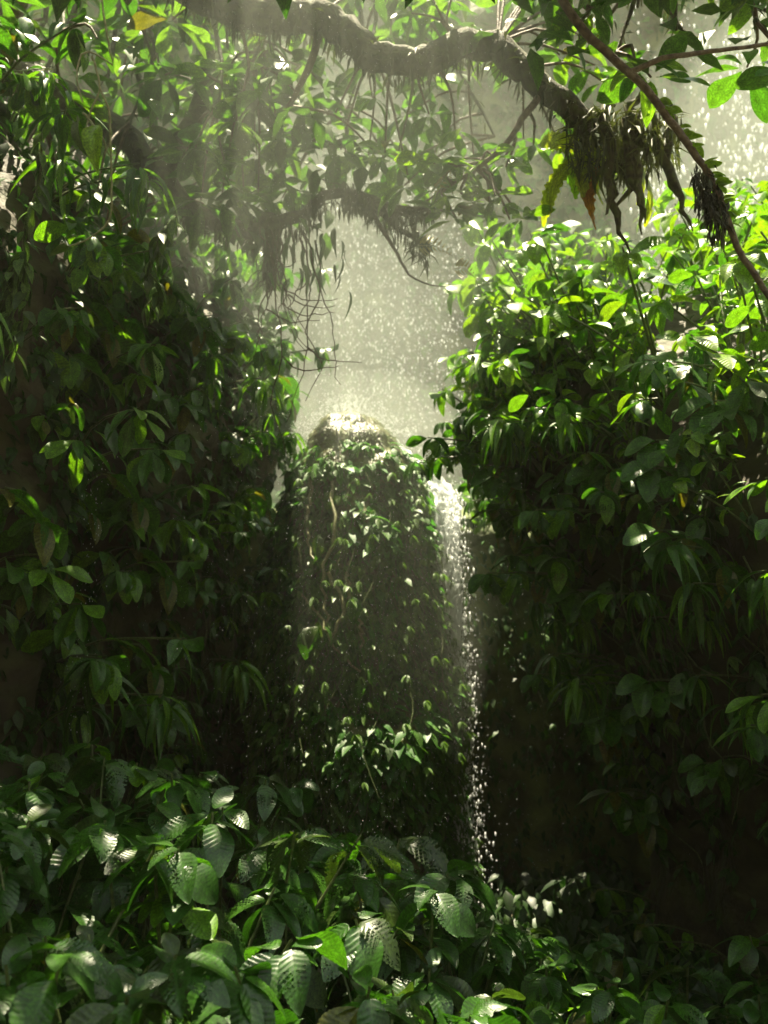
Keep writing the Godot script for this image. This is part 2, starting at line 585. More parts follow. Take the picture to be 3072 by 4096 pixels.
func whorl(parent: Node3D, tip: Vector3, dir: Vector3, n: int, tones: Array, lace: float, size: float, kind := "broad") -> void:
	var turn := rng.randf() * TAU
	for i in n:
		var a := turn + TAU * i / n + rr(-0.3, 0.3)
		var pitch := rr(-0.75, 0.15) if i > 1 else rr(0.2, 0.9)
		var k := kind
		if kind == "broad":
			var q := rng.randf()
			if q < lace:
				k = "lace"
			elif q < lace * 2.0 + 0.14:
				k = "torn"
		var b := aim(a, pitch, rr(-0.35, 0.35))
		a_leaf(parent, k, pick_tone(tones), tip - dir * rr(0.0, 0.06), b, size * (rr(0.75, 1.2) if i > 1 else rr(0.45, 0.7)))

# an upright shrub: several stems from one foot, each ending in a whorl of broad leaves
func make_shrub(height: float, stems: int, tones: Array, lace: float, size: float, leafy: int) -> Node3D:
	var o := Node3D.new()
	o.set_meta("category", "shrub")
	for s in stems:
		var a := TAU * s / stems + rr(-0.6, 0.6)
		var lean := rr(0.12, 0.42) * height if stems > 1 else rr(0, 0.12) * height
		var h := height * rr(0.72, 1.0) if s > 0 else height
		var top := Vector3(sin(a) * lean, h, cos(a) * lean)
		var mid := top * 0.5 + Vector3(rr(-0.06, 0.06), 0, rr(-0.06, 0.06)) - Vector3(top.x, 0, top.z) * 0.2
		var path := smooth_path([Vector3.ZERO, mid, top], 7)
		obj("stem", tube(path, taper(8, 0.011, 0.005), 5), M["stem_green"], o)
		var dir: Vector3 = (path[7] - path[6]).normalized()
		whorl(o, top, dir, leafy, tones, lace, size)
		for k in 3:
			var f := 5 - k
			var at: Vector3 = path[f]
			for e in 2:
				if rng.randf() < 0.75:
					var kind := "lace" if rng.randf() < lace else "broad"
					a_leaf(o, kind, pick_tone(tones), at, aim(a + PI / 2 * (1 if e else -1) + k * 1.3 + rr(-0.4, 0.4), rr(-0.6, 0.25), rr(-0.3, 0.3)), size * rr(0.7, 1.05))
	return o

# a shrub that grows out of a cliff (outwards is +z) and hangs its leaves
func make_wall_shrub(reach: float, stems: int, tones: Array, lace: float, size: float, leafy: int, other := "") -> Node3D:
	var o := Node3D.new()
	o.set_meta("category", "shrub")
	for s in stems:
		var side := rr(-0.5, 0.5) * reach
		var up := rr(0.0, 0.55) * reach
		var end := Vector3(side, up, reach * rr(0.7, 1.1))
		var path := smooth_path([Vector3(0, 0, -0.12), Vector3(side * 0.3, up * 0.9, reach * 0.35), end], 6)
		obj("stem", tube(path, taper(7, 0.009, 0.004), 5), M["stem_green"], o)
		for i in leafy:
			var a := TAU * i / leafy + rr(-0.4, 0.4)
			var q := rng.randf()
			var kind := "lace" if q < lace else ("torn" if q < lace * 2 + 0.1 else "broad")
			if other:
				kind = other
			a_leaf(o, kind, pick_tone(tones), end - Vector3(0, 0, rr(0, 0.05)), aim(a, rr(-1.15, -0.05), rr(-0.3, 0.3)), size * rr(0.7, 1.15))
		for k in 3:
			a_leaf(o, other if other else "broad", pick_tone(tones), path[2 + k], aim(rr(-1.4, 1.4), rr(-1.1, 0.1), rr(-0.4, 0.4)), size * rr(0.6, 1.0))
	return o

# a creeper strand on a face (outwards is +z): tufts of small drooping leaves on a thin stem
func make_creeper(length: float, tufts: int, tone: String, size: float) -> Node3D:
	var o := Node3D.new()
	o.set_meta("category", "creeper")
	var keys := []
	for i in 5:
		keys.append(Vector3(rr(-0.1, 0.1), -length * i / 4.0, rr(0.02, 0.06) + 0.02 * i))
	var path := smooth_path(keys, 10)
	obj("stem", tube(path, taper(11, 0.005, 0.003), 4), M["stem_green"], o)
	for i in tufts:
		var at: Vector3 = path[int(lerpf(0, 10, (i + 0.5) / tufts))]
		at += Vector3(rr(-0.16, 0.16), 0, rr(0, 0.03))
		var n := 4 + rng.randi() % 2
		for k in n:
			var a := lerpf(-1.5, 1.5, float(k) / (n - 1)) + rr(-0.25, 0.25)
			a_leaf(o, "creeper", tone, at, aim(a, rr(-1.3, -0.55), rr(-0.3, 0.3)), size * rr(0.75, 1.2))
	return o

func face_out(out_dir: Vector3) -> Basis:
	var z := Vector3(out_dir.x, 0, out_dir.z).normalized()
	return Basis(Vector3.UP.cross(z), Vector3.UP, z)

func hang(top: Vector3, bottom: Vector3, out: Vector3) -> Transform3D:   # lays a strand down a face
	var y := (top - bottom).normalized()
	var x := y.cross(out).normalized()
	return Transform3D(Basis(x, y, x.cross(y)), top)

func silhouette(u: float) -> float:
	return curve_at([[-0.1, 0.7], [0.1, 0.7], [0.2, 0.72], [0.3, 0.75], [0.4, 0.79], [0.55, 0.82], [0.63, 0.85], [0.69, 0.895], [0.75, 0.935], [0.9, 0.945], [1.1, 0.94]], u)

func build_front_shrubs() -> void:
	var green := [["leaf_deep", 6], ["leaf_mid", 4], ["leaf_olive", 1.5], ["leaf_old", 0.08]]
	var fresh := [["leaf_mid", 6], ["leaf_fresh", 1], ["leaf_deep", 2]]
	var chewed := [["leaf_olive", 4], ["leaf_deep", 4], ["leaf_mid", 2], ["leaf_old", 0.25]]
	var kinds := [
		[make_shrub(1.15, 3, green, 0.12, 1.15, 8), "wet dark green broad-leaved shrub in the thicket before the rock"],
		[make_shrub(1.05, 4, green, 0.16, 1.05, 8), "bushy many-stemmed broad-leaved shrub in the thicket before the rock"],
		[make_shrub(1.1, 3, chewed, 0.42, 1.2, 8), "broad-leaved shrub with insect-eaten lacy leaves in the front thicket"],
		[make_shrub(1.2, 3, chewed, 0.3, 1.15, 8), "tall olive shrub with torn and lacy leaves in the front thicket"],
		[make_shrub(1.1, 3, fresh, 0.1, 1.1, 8), "bright fresh green broad-leaved shrub in the thicket before the rock"],
		[make_shrub(0.9, 2, green, 0.12, 1.25, 8), "low shrub with large ribbed dark leaves in the front thicket"],
	]
	var heights := [1.15, 1.05, 1.1, 1.2, 1.1, 0.9]
	for row in 7:
		var depth: float = [4.9, 4.5, 4.1, 3.7, 3.3, 2.95, 2.65][row]
		var n: int = [16, 15, 13, 11, 10, 9, 8][row]
		for i in n:
			var u: float = -0.08 + (i + rr(0.1, 0.9)) / n * [1.16, 1.16, 1.16, 1.16, 1.15, 1.15, 1.15][row]
			var v: float = silhouette(u) + [0.0, 0.02, 0.05, 0.085, 0.13, 0.175, 0.22][row] + rr(0.0, 0.03)
			if v > 1.1:
				continue
			var k := rng.randi() % kinds.size()
			var tip := pt(u, v, depth + rr(-0.2, 0.2))
			var o := copy(kinds[k][0], "broad_leaved_shrub", kinds[k][1], "broad-leaved shrubs of the front thicket")
			o.set_meta("label", kinds[k][1].replace("thicket before the rock", "front thicket").replace("in the front thicket", "in the low growth under the dark hollow" if u > 0.72 else "at the top edge of the front thicket" if row < 2 else "in the middle of the front thicket" if row < 5 else "at the path side of the front thicket"))
			o.position = tip - Vector3(0, heights[k] + 0.02, 0)
			o.rotation.y = rng.randf() * TAU
			o.rotation.x = rr(-0.1, 0.1)
			o.scale = Vector3.ONE * rr(0.9, 1.1)
	for i in 14:
		var k := rng.randi() % kinds.size()
		var tip := pt(rr(0.56, 0.8), rr(0.9, 0.96), rr(5.2, 6.4))
		var o := copy(kinds[k][0], "streamside_shrub", kinds[k][1].replace("in the thicket before the rock", "where the stream lands").replace("in the front thicket", "where the stream lands"), "shrubs where the stream lands")
		o.position = tip - Vector3(0, heights[k] * 0.75, 0)
		o.rotation.y = rng.randf() * TAU
		o.scale = Vector3.ONE * 0.75
	for k in kinds:
		k[0].free()

func build_ledge_shrubs() -> void:
	var bright := [["leaf_fresh", 5], ["leaf_mid", 3], ["leaf_lime", 1.5], ["leaf_deep", 1]]
	var kinds := [
		[make_shrub(0.95, 3, bright, 0.03, 1.0, 7), "sunlit bright green broad-leaved shrub on the ledge right of the fall"],
		[make_shrub(0.8, 4, bright, 0.08, 0.95, 7), "bushy sunlit broad-leaved shrub on the ledge right of the fall"],
		[make_shrub(0.7, 3, [["leaf_lime", 4], ["leaf_fresh", 4]], 0.05, 0.95, 7), "low yellow-green shrub on the ledge right of the fall"],
	]
	for i in 92:
		var d := rr(4.6, 9.2) if i % 2 else rr(6.2, 8.6)
		var t := rr(0.44, 0.74)
		if i < 40:
			t = rr(0.36, 0.5)
		var p := right_point(d, t)
		var k := rng.randi() % 3
		var o := copy(kinds[k][0], "ledge_shrub", kinds[k][1], "sunlit shrubs on the right ledge")
		o.set_meta("label", kinds[k][1].replace("on the ledge right of the fall", "on the lip of the right ledge" if t < 0.5 else "on the right ledge beside the spray" if d > 7.6 else "further back on the right ledge"))
		o.position = p - Vector3(0, 0.12, 0)
		o.rotation.y = rng.randf() * TAU
		if i < 40:
			o.rotation.z = rr(0.1, 0.6)
			o.rotation.y = rr(-0.4, 0.4)
		o.scale = Vector3.ONE * rr(0.65, 1.3)
	for k in kinds:
		k[0].free()

func build_wall_shrubs() -> void:
	var dark := [["leaf_mid", 6], ["leaf_deep", 1], ["leaf_olive", 2], ["leaf_fresh", 1.5], ["leaf_old", 0.3]]
	var light := [["leaf_mid", 4], ["leaf_fresh", 4], ["leaf_deep", 2]]
	var kinds := [
		[make_wall_shrub(0.5, 3, dark, 0.15, 1.0, 6), "drooping dark green shrub rooted in the %s"],
		[make_wall_shrub(0.38, 2, dark, 0.3, 1.05, 6), "small shrub with eaten leaves hanging from the %s"],
		[make_wall_shrub(0.6, 4, light, 0.05, 0.95, 6), "leafy light green shrub arching out of the %s"],
		[make_wall_shrub(0.3, 2, dark, 0.1, 0.9, 5), "sparse little shrub clinging to the %s"],
		[make_wall_shrub(0.5, 4, light, 0.0, 1.6, 9, "strap"), "shrub with narrow arching leaves growing from the %s"],
		[make_wall_shrub(0.45, 3, light, 0.0, 1.0, 6, "heart"), "shrub with pointed heart-shaped leaves growing from the %s"],
		[make_wall_shrub(0.6, 3, light, 0.0, 0.75, 7, "canopy"), "shrub with smooth spoon-shaped leaves leaning from the %s"],
	]
	for i in 90:
		var d := rr(4.6, 9.6)
		var t := rr(0.17, 0.62)
		var p := left_point(d, t)
		var out := (left_point(d, t) - left_point(d + 0.3, t)).cross(Vector3.UP)
		var k: int = [0, 1, 2, 3, 0, 5, 6, 1, 4, 5][rng.randi() % 10]
		if t > 0.4 and rng.randf() < 0.3:
			k = 2
		var o := copy(kinds[k][0], "cliff_shrub", kinds[k][1] % "leafy cliff left of the rock", "shrubs on the left cliff")
		o.set_meta("label", kinds[k][1] % ("left cliff beside the mossy rock" if d > 8.2 else "left cliff high under the mossy trunk" if p.y > 3.9 else "left cliff halfway up" if p.y > 2.2 else "foot of the left cliff behind the thicket"))
		o.position = p
		o.basis = face_out(Vector3(absf(out.x), 0, absf(out.z) * 0.7 + 0.4)) * Basis(Vector3.UP, rr(-0.6, 0.6))
		o.scale = Vector3.ONE * rr(0.7, 1.4)
	for i in 78:
		var d := rr(4.8, 9.2)
		var t := rr(0.06, 0.46) if i < 50 else rr(0.32, 0.48)
		var p := right_point(d, t)
		var k: int = [0, 1, 2, 3, 0, 1, 6, 1, 4, 5][rng.randi() % 10]
		if k == 2 and t < 0.3:
			k = 0
		var o := copy(kinds[k][0], "cliff_shrub", kinds[k][1] % "dark cliff right of the fall", "shrubs on the right cliff")
		o.set_meta("label", kinds[k][1] % ("right cliff next to the falling stream" if d > 7.6 else "right cliff just under the sunlit ledge" if p.y > 1.9 else "shaded right cliff above the dark hollow"))
		o.position = p
		o.basis = face_out(Vector3(-1, 0, 0.7)) * Basis(Vector3.UP, rr(-0.6, 0.6))
		o.scale = Vector3.ONE * rr(0.8, 1.2)
	# plants that stand out by themselves against the dark
	for q in [[0.765, 0.575, 2, 1.25], [0.8, 0.6, 0, 1.2], [0.635, 0.525, 0, 1.0], [0.665, 0.54, 1, 1.1], [0.65, 0.6, 1, 1.1], [0.655, 0.575, 0, 0.9], [0.69, 0.73, 0, 1.2], [0.75, 0.71, 1, 1.3], [0.79, 0.67, 2, 1.15], [0.83, 0.7, 0, 1.2], [0.74, 0.8, 1, 1.3], [0.79, 0.78, 0, 1.0], [0.9, 0.55, 0, 1.2], [0.93, 0.56, 1, 1.2]]:
		plant_at(right_point, q, kinds, "right cliff, standing out against the dark", Vector3(-0.6, 0, 1))
	for q in [[0.05, 0.52, 1, 1.2], [0.16, 0.51, 1, 1.3], [0.32, 0.53, 0, 1.0], [0.22, 0.575, 1, 1.4], [0.25, 0.585, 0, 0.9], [0.12, 0.345, 1, 1.2], [0.15, 0.35, 1, 1.2], [0.27, 0.35, 0, 1.0], [0.22, 0.42, 0, 1.1], [0.33, 0.46, 2, 1.0], [0.2, 0.7, 0, 0.9], [0.24, 0.72, 3, 0.9]]:
		plant_at(left_point, q, kinds, "left cliff, standing out against the dark", Vector3(0.6, 0, 1))
	for i in 9:
		var o := copy(kinds[2 if i % 2 else 0][0], "step_shrub", "leafy shrub on the wet step where the stream spills over", "shrubs on the step of the fall")
		o.position = Vector3(rr(1.0, 1.7), rr(2.3, 2.7), rr(-10.2, -9.6))
		o.basis = face_out(Vector3(-0.5, 0, 1))
		o.scale = Vector3.ONE * rr(0.7, 1.0)
	for k in kinds:
		k[0].free()

# puts a cliff shrub where the sight line through (u, v) meets the cliff
func plant_at(face: Callable, q: Array, kinds: Array, where: String, out: Vector3) -> void:
	var best := 99.0
	var at := Vector3.ZERO
	for i in 64:
		for j in 40:
			var p: Vector3 = face.call(4.4 + i * 0.08, 0.06 + j * 0.015)
			var d := -p.z
			var e := p.distance_to(pt(q[0], q[1], d * 1.02)) + d * 0.02
			if e < best:
				best = e
				at = p
	var o := copy(kinds[q[2]][0], "cliff_shrub", kinds[q[2]][1] % where, "shrubs standing out on the cliffs")
	o.position = at
	o.basis = face_out(out) * Basis(Vector3.UP, rr(-0.3, 0.3))
	o.scale = Vector3.ONE * q[3]

func build_creepers() -> void:
	var pale := [make_creeper(1.0, 5, "creeper_leaf_pale", 1.0), make_creeper(0.8, 4, "creeper_leaf_pale", 1.15), make_creeper(1.2, 6, "creeper_leaf_pale", 0.9)]
	var dark := [make_creeper(1.0, 5, "creeper_leaf", 1.0), make_creeper(0.8, 4, "creeper_leaf", 1.15), make_creeper(1.2, 6, "creeper_leaf", 0.95)]
	for i in 120:
		var a := rr(0.25, PI - 0.1)
		var y := rr(0.3, 2.75)
		var o := copy(pale[i % 3], "rock_creeper", "creeper strand with tufts of small drooping leaves on the mossy rock", "creepers on the mossy rock")
		o.set_meta("label", "small-leaved creeper %s the mossy rock, %s" % ["near the crown of" if y > 2.0 else "midway down" if y > 1.1 else "low on the face of", "on the stream side" if a < 1.1 else "on the left cliff side" if a > 2.1 else "on its middle"])
		o.transform = Transform3D(Basis.from_scale(Vector3.ONE * rr(1.0, 1.35)), Vector3.ZERO)
		o.transform = hang(ROCK_AT + rock_point(a, y, 0.01), ROCK_AT + rock_point(a, y - 0.8, 0.03), Vector3(cos(a), 0, sin(a)))
	for i in 34:
		var d := rr(7.0, 9.8)
		var p := left_point(d, rr(0.12, 0.36))
		var o := copy(dark[i % 3], "cliff_creeper", "dark creeper strand hanging down the cliff left of the rock", "creepers on the left cliff")
		o.set_meta("label", "dark creeper strand hanging down the left cliff, %s" % ["right beside the mossy rock" if d > 8.8 else "a little way from the mossy rock" if d > 7.9 else "in the dark hollow behind the thicket"])
		o.position = p
		o.basis = face_out(Vector3(1, 0, 0.8))
	for i in 44:
		var d := rr(4.6, 8.6)
		var p := right_point(d, rr(0.16, 0.36))
		var o := copy((pale if i % 2 else dark)[i % 3], "cave_creeper", "creeper strand hanging over the dark hollow in the right cliff", "creepers on the right cliff")
		o.set_meta("label", "%s creeper strand %s" % ["pale" if i % 2 else "dark green", "on the right cliff beside the stream" if d > 7.3 else "hanging over the dark hollow in the right cliff" if p.y < 1.0 else "high on the right cliff under the ledge"])
		o.position = p
		o.basis = (face_out(Vector3(-0.6, 0, 1)) * Basis(Vector3.BACK, rr(0.2, 0.7))).scaled(Vector3.ONE * rr(1.0, 1.35))
	for i in 18:
		var p := Vector3(rr(0.2, 1.6), rr(0.6, 2.3), -9.5)
		var o := copy(dark[i % 3], "step_creeper", "creeper strand on the wet wall behind the falling stream", "creepers behind the stream")
		o.position = p
		o.basis = face_out(Vector3(0, 0, 1))
	for c in pale + dark:
		c.free()

# leaf cover that nobody could count
func build_cover() -> void:
	var spots := []
	var cols := []
	var add := func(p: Vector3, out: Vector3, n: int, size: float, bright: float, spread: float) -> void:
		var f := face_out(out)
		for k in n:
			var b := f * aim(rr(-1.5, 1.5), rr(-1.3, 0.0), rr(-0.4, 0.4))
			spots.append(Transform3D(b.scaled(Vector3.ONE * size * rr(0.7, 1.4)), p + Vector3(rr(-spread, spread), rr(-spread, spread), rr(-spread, spread))))
			var g := rr(0.5, 1.3) * bright
			cols.append(Color(0.07 * g * rr(0.8, 1.3), 0.16 * g, 0.028 * g))
	for i in 3200:
		var d := rr(4.0, 10.2)
		add.call(left_point(d, rr(0.1, 0.7)), Vector3(1, 0, 0.7), 4, rr(0.8, 1.3), 1.0, 0.06)
	for i in 1300:
		var d := rr(6.5, 11.0)
		add.call(left_point(d, rr(0.42, 0.78)), Vector3(1, 0, 0.7), 4, rr(1.0, 1.8), 1.2, 0.12)
	many("leaf_cover_left", L["tiny"], M["small_leaf"], spots.duplicate(), cols.duplicate(), "mat of small leaves covering the cliff left of the rock", "ground cover")
	spots.clear()
	cols.clear()
	for i in 1100:
		var d := rr(4.0, 9.8)
		add.call(right_point(d, rr(0.1, 0.75)), Vector3(-1, 0, 0.8), 4, rr(0.8, 1.3), 1.0, 0.06)
	many("leaf_cover_right", L["tiny"], M["small_leaf"], spots.duplicate(), cols.duplicate(), "mat of small leaves covering the dark cliff right of the fall", "ground cover")
	spots.clear()
	cols.clear()
	for i in 4600:
		var a := rr(0.0, PI)
		var y := rr(-1.0, 2.9)
		if rng.randf() < (y - 1.6) * 0.5:
			continue
		add.call(ROCK_AT + rock_point(a, y), Vector3(cos(a), 0, sin(a)), 4, rr(0.9, 1.5), 2.0, 0.04)
	for i in 900:
		add.call(Vector3(rr(-2, 2.2), rr(-1.5, 2.4), rr(-9.75, -9.45)), Vector3(0, 0, 1), 4, rr(0.7, 1.2), 1.2, 0.08)
	many("leaf_cover_rock", L["tiny"], M["small_leaf"], spots.duplicate(), cols.duplicate(), "small drooping leaves covering the mossy rock and the wet wall behind it", "ground cover")
	spots.clear()
	cols.clear()
	for i in 12000:
		var p := back_point(rng.randfn() * 3.5 if i % 2 else rr(-9, 10), rr(0.4, 0.92))
		add.call(p, Vector3(rr(-0.4, 0.4), 0, 1), 2, rr(1.6, 3.4), rr(0.8, 2.0), 0.3)
	many("far_foliage", L["tiny"], M["far_leaf"], spots.duplicate(), cols.duplicate(), "hazy foliage on the far slope behind the waterfall", "foliage")
	spots.clear()
	cols.clear()
	for i in 1500:
		var x := rr(-3.2, 3.2)
		var d := rr(1.5, 8.0)
		add.call(Vector3(x, ground_y(x, d) + rr(0, 0.25), -d), Vector3(rr(-1, 1), 0, 1), 3, rr(0.8, 1.3), 0.9, 0.05)
	for i in 1100:
		var x := rr(-0.6, 2.2)
		var d := rr(5.5, 9.5)
		add.call(Vector3(x, ground_y(x, d) + rr(0, 0.35), -d), Vector3(rr(-1, 1), 0, 1), 4, rr(1.0, 1.7), 0.7, 0.08)
	many("undergrowth", L["tiny"], M["small_leaf"], spots, cols, "low leafy undergrowth on the ravine floor", "undergrowth")

# ---------------------------------------------------------------- limbs and canopy
func moss_on(parent: Node3D, path: Array, radius: float, n: int) -> void:
	var places := []
	var cols := []
	for k in n:
		var f := rng.randf() * (path.size() - 1.01)
		var i := int(f)
		var p: Vector3 = (path[i] as Vector3).lerp(path[i + 1], f - i)
		var a := rng.randf() * TAU
		var d := Vector3(0, cos(a), sin(a))
		places.append(Transform3D(aim(rr(0, TAU), rr(-1.5, 0.3)).scaled(Vector3.ONE * rr(0.4, 1.3)), p + d * radius * 0.9))
		var g := rr(0.4, 1.2)
		cols.append(Color(0.07 * g, 0.08 * g, 0.02 * g))
	many("moss", simple_leaf(0.1, 0.016, 0.5, 0.2, 2), M["moss_blade"], places, cols, "", "", parent)

var limb_paths := {}

func limb(parent: Node3D, called: String, keys: Array, r0: float, r1: float, mat: String, moss := 0, steps := 28) -> Array:
	var path := smooth_path(keys, steps, r0 * 0.3, rng.randf() * 900)
	obj(called, tube(path, taper(steps + 1, r0, r1), 12, 0.2, rng.randf() * 500), M[mat], parent)
	if not limb_paths.has(parent):
		limb_paths[parent] = []
	limb_paths[parent].append_array(path)
	if moss > 0:
		moss_on(parent, path, (r0 + r1) * 0.5, moss)
	return path

# the canopy is open where the sun reaches the rock, the fall and the ledge
func in_gap(p: Vector3) -> bool:
	var back := -p.z - (p.y - 3.6) / 3.27
	if p.x > 0.45 and back > 4.7 and back < 10.0:
		return rng.randf() < 0.92
	if p.x > 1.0 and back > 4.35 and back < 10.0:
		return rng.randf() < 0.9
	if absf(p.x + 0.1) < 1.0 and back > 7.9:
		return true
	return p.x < -0.3 and back > 8.0 and rng.randf() < 0.8

# a twig with a rosette of large leaves at its end
func twig(parent: Node3D, from: Vector3, to: Vector3, n: int, tones: Array, size: float) -> void:
	var near := 9.0
	for p in limb_paths.get(parent, []):
		var d: float = p.distance_to(to) + maxf(0.0, to.y - p.y) * 0.5
		if d < near and d > 0.15:
			near = d
			from = p
	var path := smooth_path([from, from.lerp(to, 0.5) + Vector3(rr(-0.05, 0.05), rr(-0.02, 0.08) + near * 0.08, rr(-0.05, 0.05)), to], 6)
	var o := obj("twig", tube(path, taper(7, 0.012, 0.006), 5), M["bark"], parent)
	var turn := rng.randf() * TAU
	for i in n:
		var a := turn + TAU * i / n + rr(-0.3, 0.3)
		a_leaf(o, "canopy", pick_tone(tones), to, aim(a, rr(-0.7, 0.35), rr(-0.4, 0.4)), size * rr(0.75, 1.2))

func build_trees() -> void:
	var leafy := [["leaf_canopy", 5], ["leaf_canopy_fresh", 4], ["leaf_mid", 2], ["leaf_olive", 1], ["leaf_old", 0.2]]
	# the mossy tree that leans out of the left cliff
	var t := thing("leaning_tree", "dark mossy tree leaning out of the left cliff over the rock", "tree")
	var trunk := limb(t, "trunk", [pt(-0.16, -0.02, 7.2), pt(0.0, 0.06, 7.0), pt(0.1, 0.1, 6.8), pt(0.19, 0.155, 6.7), pt(0.245, 0.205, 6.7), pt(0.3, 0.222, 6.7), pt(0.36, 0.222, 6.7), pt(0.41, 0.195, 6.7), pt(0.45, 0.187, 6.7), pt(0.5, 0.21, 6.7), pt(0.54, 0.235, 6.7), pt(0.56, 0.25, 6.65)], 0.16, 0.01, "bark_moss", 2600, 46)
	limb(t, "limb", [pt(0.35, 0.22, 6.7), pt(0.355, 0.245, 6.65), pt(0.345, 0.27, 6.6)], 0.09, 0.03, "bark_moss", 300, 10)
	limb(t, "limb", [pt(0.45, 0.19, 6.7), pt(0.49, 0.2, 6.7), pt(0.53, 0.207, 6.65), pt(0.57, 0.2, 6.6)], 0.06, 0.02, "bark_moss", 500, 14)
	limb(t, "limb", [pt(0.21, 0.165, 6.7), pt(0.25, 0.12, 6.8), pt(0.27, 0.07, 7.0), pt(0.26, 0.0, 7.2), pt(0.28, -0.06, 7.3)], 0.07, 0.04, "bark_moss", 300, 14)
	# hanging bare roots under the bend
	for k in 12:
		var u := rr(0.325, 0.42)
		var d := rr(6.4, 6.8)
		var y0 := rr(0.225, 0.26)
		var len := rr(0.05, 0.2)
		var keys := [pt(u, y0 - 0.02, d)]
		for i in 4:
			u += rr(-0.022, 0.026)
			keys.append(pt(u, y0 + len * (i + 1) / 4.0, d + rr(-0.1, 0.1)))
		var path := smooth_path(keys, 14, 0.03, k * 40.0)
		var r := obj("hanging_root", tube(path, taper(15, 0.007, 0.002), 5, 0.3, k * 9.0), M["root_brown"], t)
		if k % 2 == 0:
			var p: Vector3 = path[8]
			obj("side_root", tube(smooth_path([p, p + Vector3(rr(0.05, 0.15), -0.08, 0), p + Vector3(rr(0.2, 0.4), rr(-0.12, 0.1), rr(-0.1, 0.1))], 8, 0.02, k * 17.0), taper(9, 0.006, 0.002), 5), M["root_brown"], r)
	# strap leaves hanging from the bend
	for k in 44:
		a_leaf(t, "strap", ["leaf_olive", "leaf_deep", "leaf_mid"][k % 3], pt(rr(0.33, 0.46), rr(0.21, 0.28), rr(6.4, 6.8)), aim(rr(-1.5, 1.5), rr(-1.5, -0.7), rr(-0.5, 0.5)), rr(0.8, 1.5), "")
	# the long curved twig that dips in front of the spray
	limb(t, "limb", [pt(0.485, 0.208, 6.68), pt(0.515, 0.245, 6.6), pt(0.535, 0.27, 6.55), pt(0.56, 0.278, 6.5), pt(0.585, 0.28, 6.5)], 0.018, 0.002, "root_brown", 0, 14)

	# leafy sprays of three canopy trees, trunks up on the slopes
	var groves := [
		["canopy_tree", "broad-leaved tree whose sprays overhang the left cliff", pt(-0.15, 0.3, 9.5), [-0.02, 0.33, -0.03, 0.27], [5.8, 8.4], 54],
		["canopy_tree", "broad-leaved tree with hazy sunlit sprays above the spray of the fall", pt(0.2, -0.25, 10.5), [0.28, 0.66, -0.04, 0.2], [6.2, 8.4], 82],
		["canopy_tree", "broad-leaved tree whose dark sprays fill the sky above the right ledge", pt(1.25, 0.2, 8.0), [0.74, 1.05, -0.05, 0.085], [4.9, 5.6], 46],
	]
	for g in groves:
		var o := thing(g[0], g[1], "tree", Vector3.ZERO, "")
		var root: Vector3 = g[2]
		var box: Array = g[3]
		var mid := pt((box[0] + box[1]) / 2, box[2] - 0.12, (g[4][0] + g[4][1]) / 2 + 0.5)
		limb(o, "trunk", [root, root.lerp(mid, 0.5) + Vector3(0, 0.5, 0), mid], 0.16, 0.07, "bark_moss", 0, 14)
		for i in 12:
			var e := pt(lerpf(box[0], box[1], (i + 0.5) / 12), rr(box[2], lerpf(box[2], box[3], 0.75)), rr(g[4][0], g[4][1]))
			limb(o, "limb", [mid, mid.lerp(e, 0.4) + Vector3(rr(-0.3, 0.3), 0.3, rr(-0.2, 0.2)), mid.lerp(e, 0.75) + Vector3(rr(-0.2, 0.2), rr(-0.05, 0.25), rr(-0.2, 0.2)), e], 0.045, 0.008, "bark_moss", 60, 14)
		for i in int(g[5] * 1.0):
			var e := pt(rr(box[0], box[1]), box[2] + (box[3] - box[2]) * rng.randf(), rr(g[4][0], g[4][1]))
			if in_gap(e):
				continue
			var f := e + Vector3(rr(-0.35, 0.35), rr(0.15, 0.45), rr(-0.2, 0.3))
			twig(o, f, e, 6 + rng.randi() % 2, leafy, rr(0.8, 1.25))
		var places := []
		var cols := []
		for i in 750:
			var e := pt(rr(box[0] - 0.1, box[1] + 0.1), lerpf(box[2] - 0.05, box[3] - 0.03, pow(rng.randf(), 0.7)), rr(g[4][0], g[4][1] + 0.4))
			if noise.get_noise_3d(e.x * 60, e.y * 60, e.z * 60) < -0.05 or in_gap(e):
				continue
			places.append(Transform3D(aim(rr(0, TAU), rr(-0.9, 0.4), rr(-0.5, 0.5)).scaled(Vector3.ONE * rr(1.4, 2.6)), e))
			var b := rr(0.6, 1.3)
			cols.append(Color(0.17 * b, 0.28 * b, 0.035 * b))
		if g[5] == 82:                              # its near side, above the thicket
			for i in 3400:
				var e := pt(rr(-0.35, 1.05), rr(-0.36, -0.04), rr(3.6, 6.0))
				if noise.get_noise_3d(e.x * 70, e.y * 30, e.z * 70) < (0.1 if absf(e.x + 0.3) < 0.8 and e.z < -4.5 else -0.4) or in_gap(e):
					continue
				places.append(Transform3D(aim(rr(0, TAU), rr(-0.9, 0.4), rr(-0.5, 0.5)).scaled(Vector3.ONE * rr(1.6, 2.8)), e))
				var b := rr(0.6, 1.3)
				cols.append(Color(0.10 * b, 0.22 * b, 0.035 * b))
		many("crown", L["tiny"], M["small_leaf"], places, cols, "", "", o)

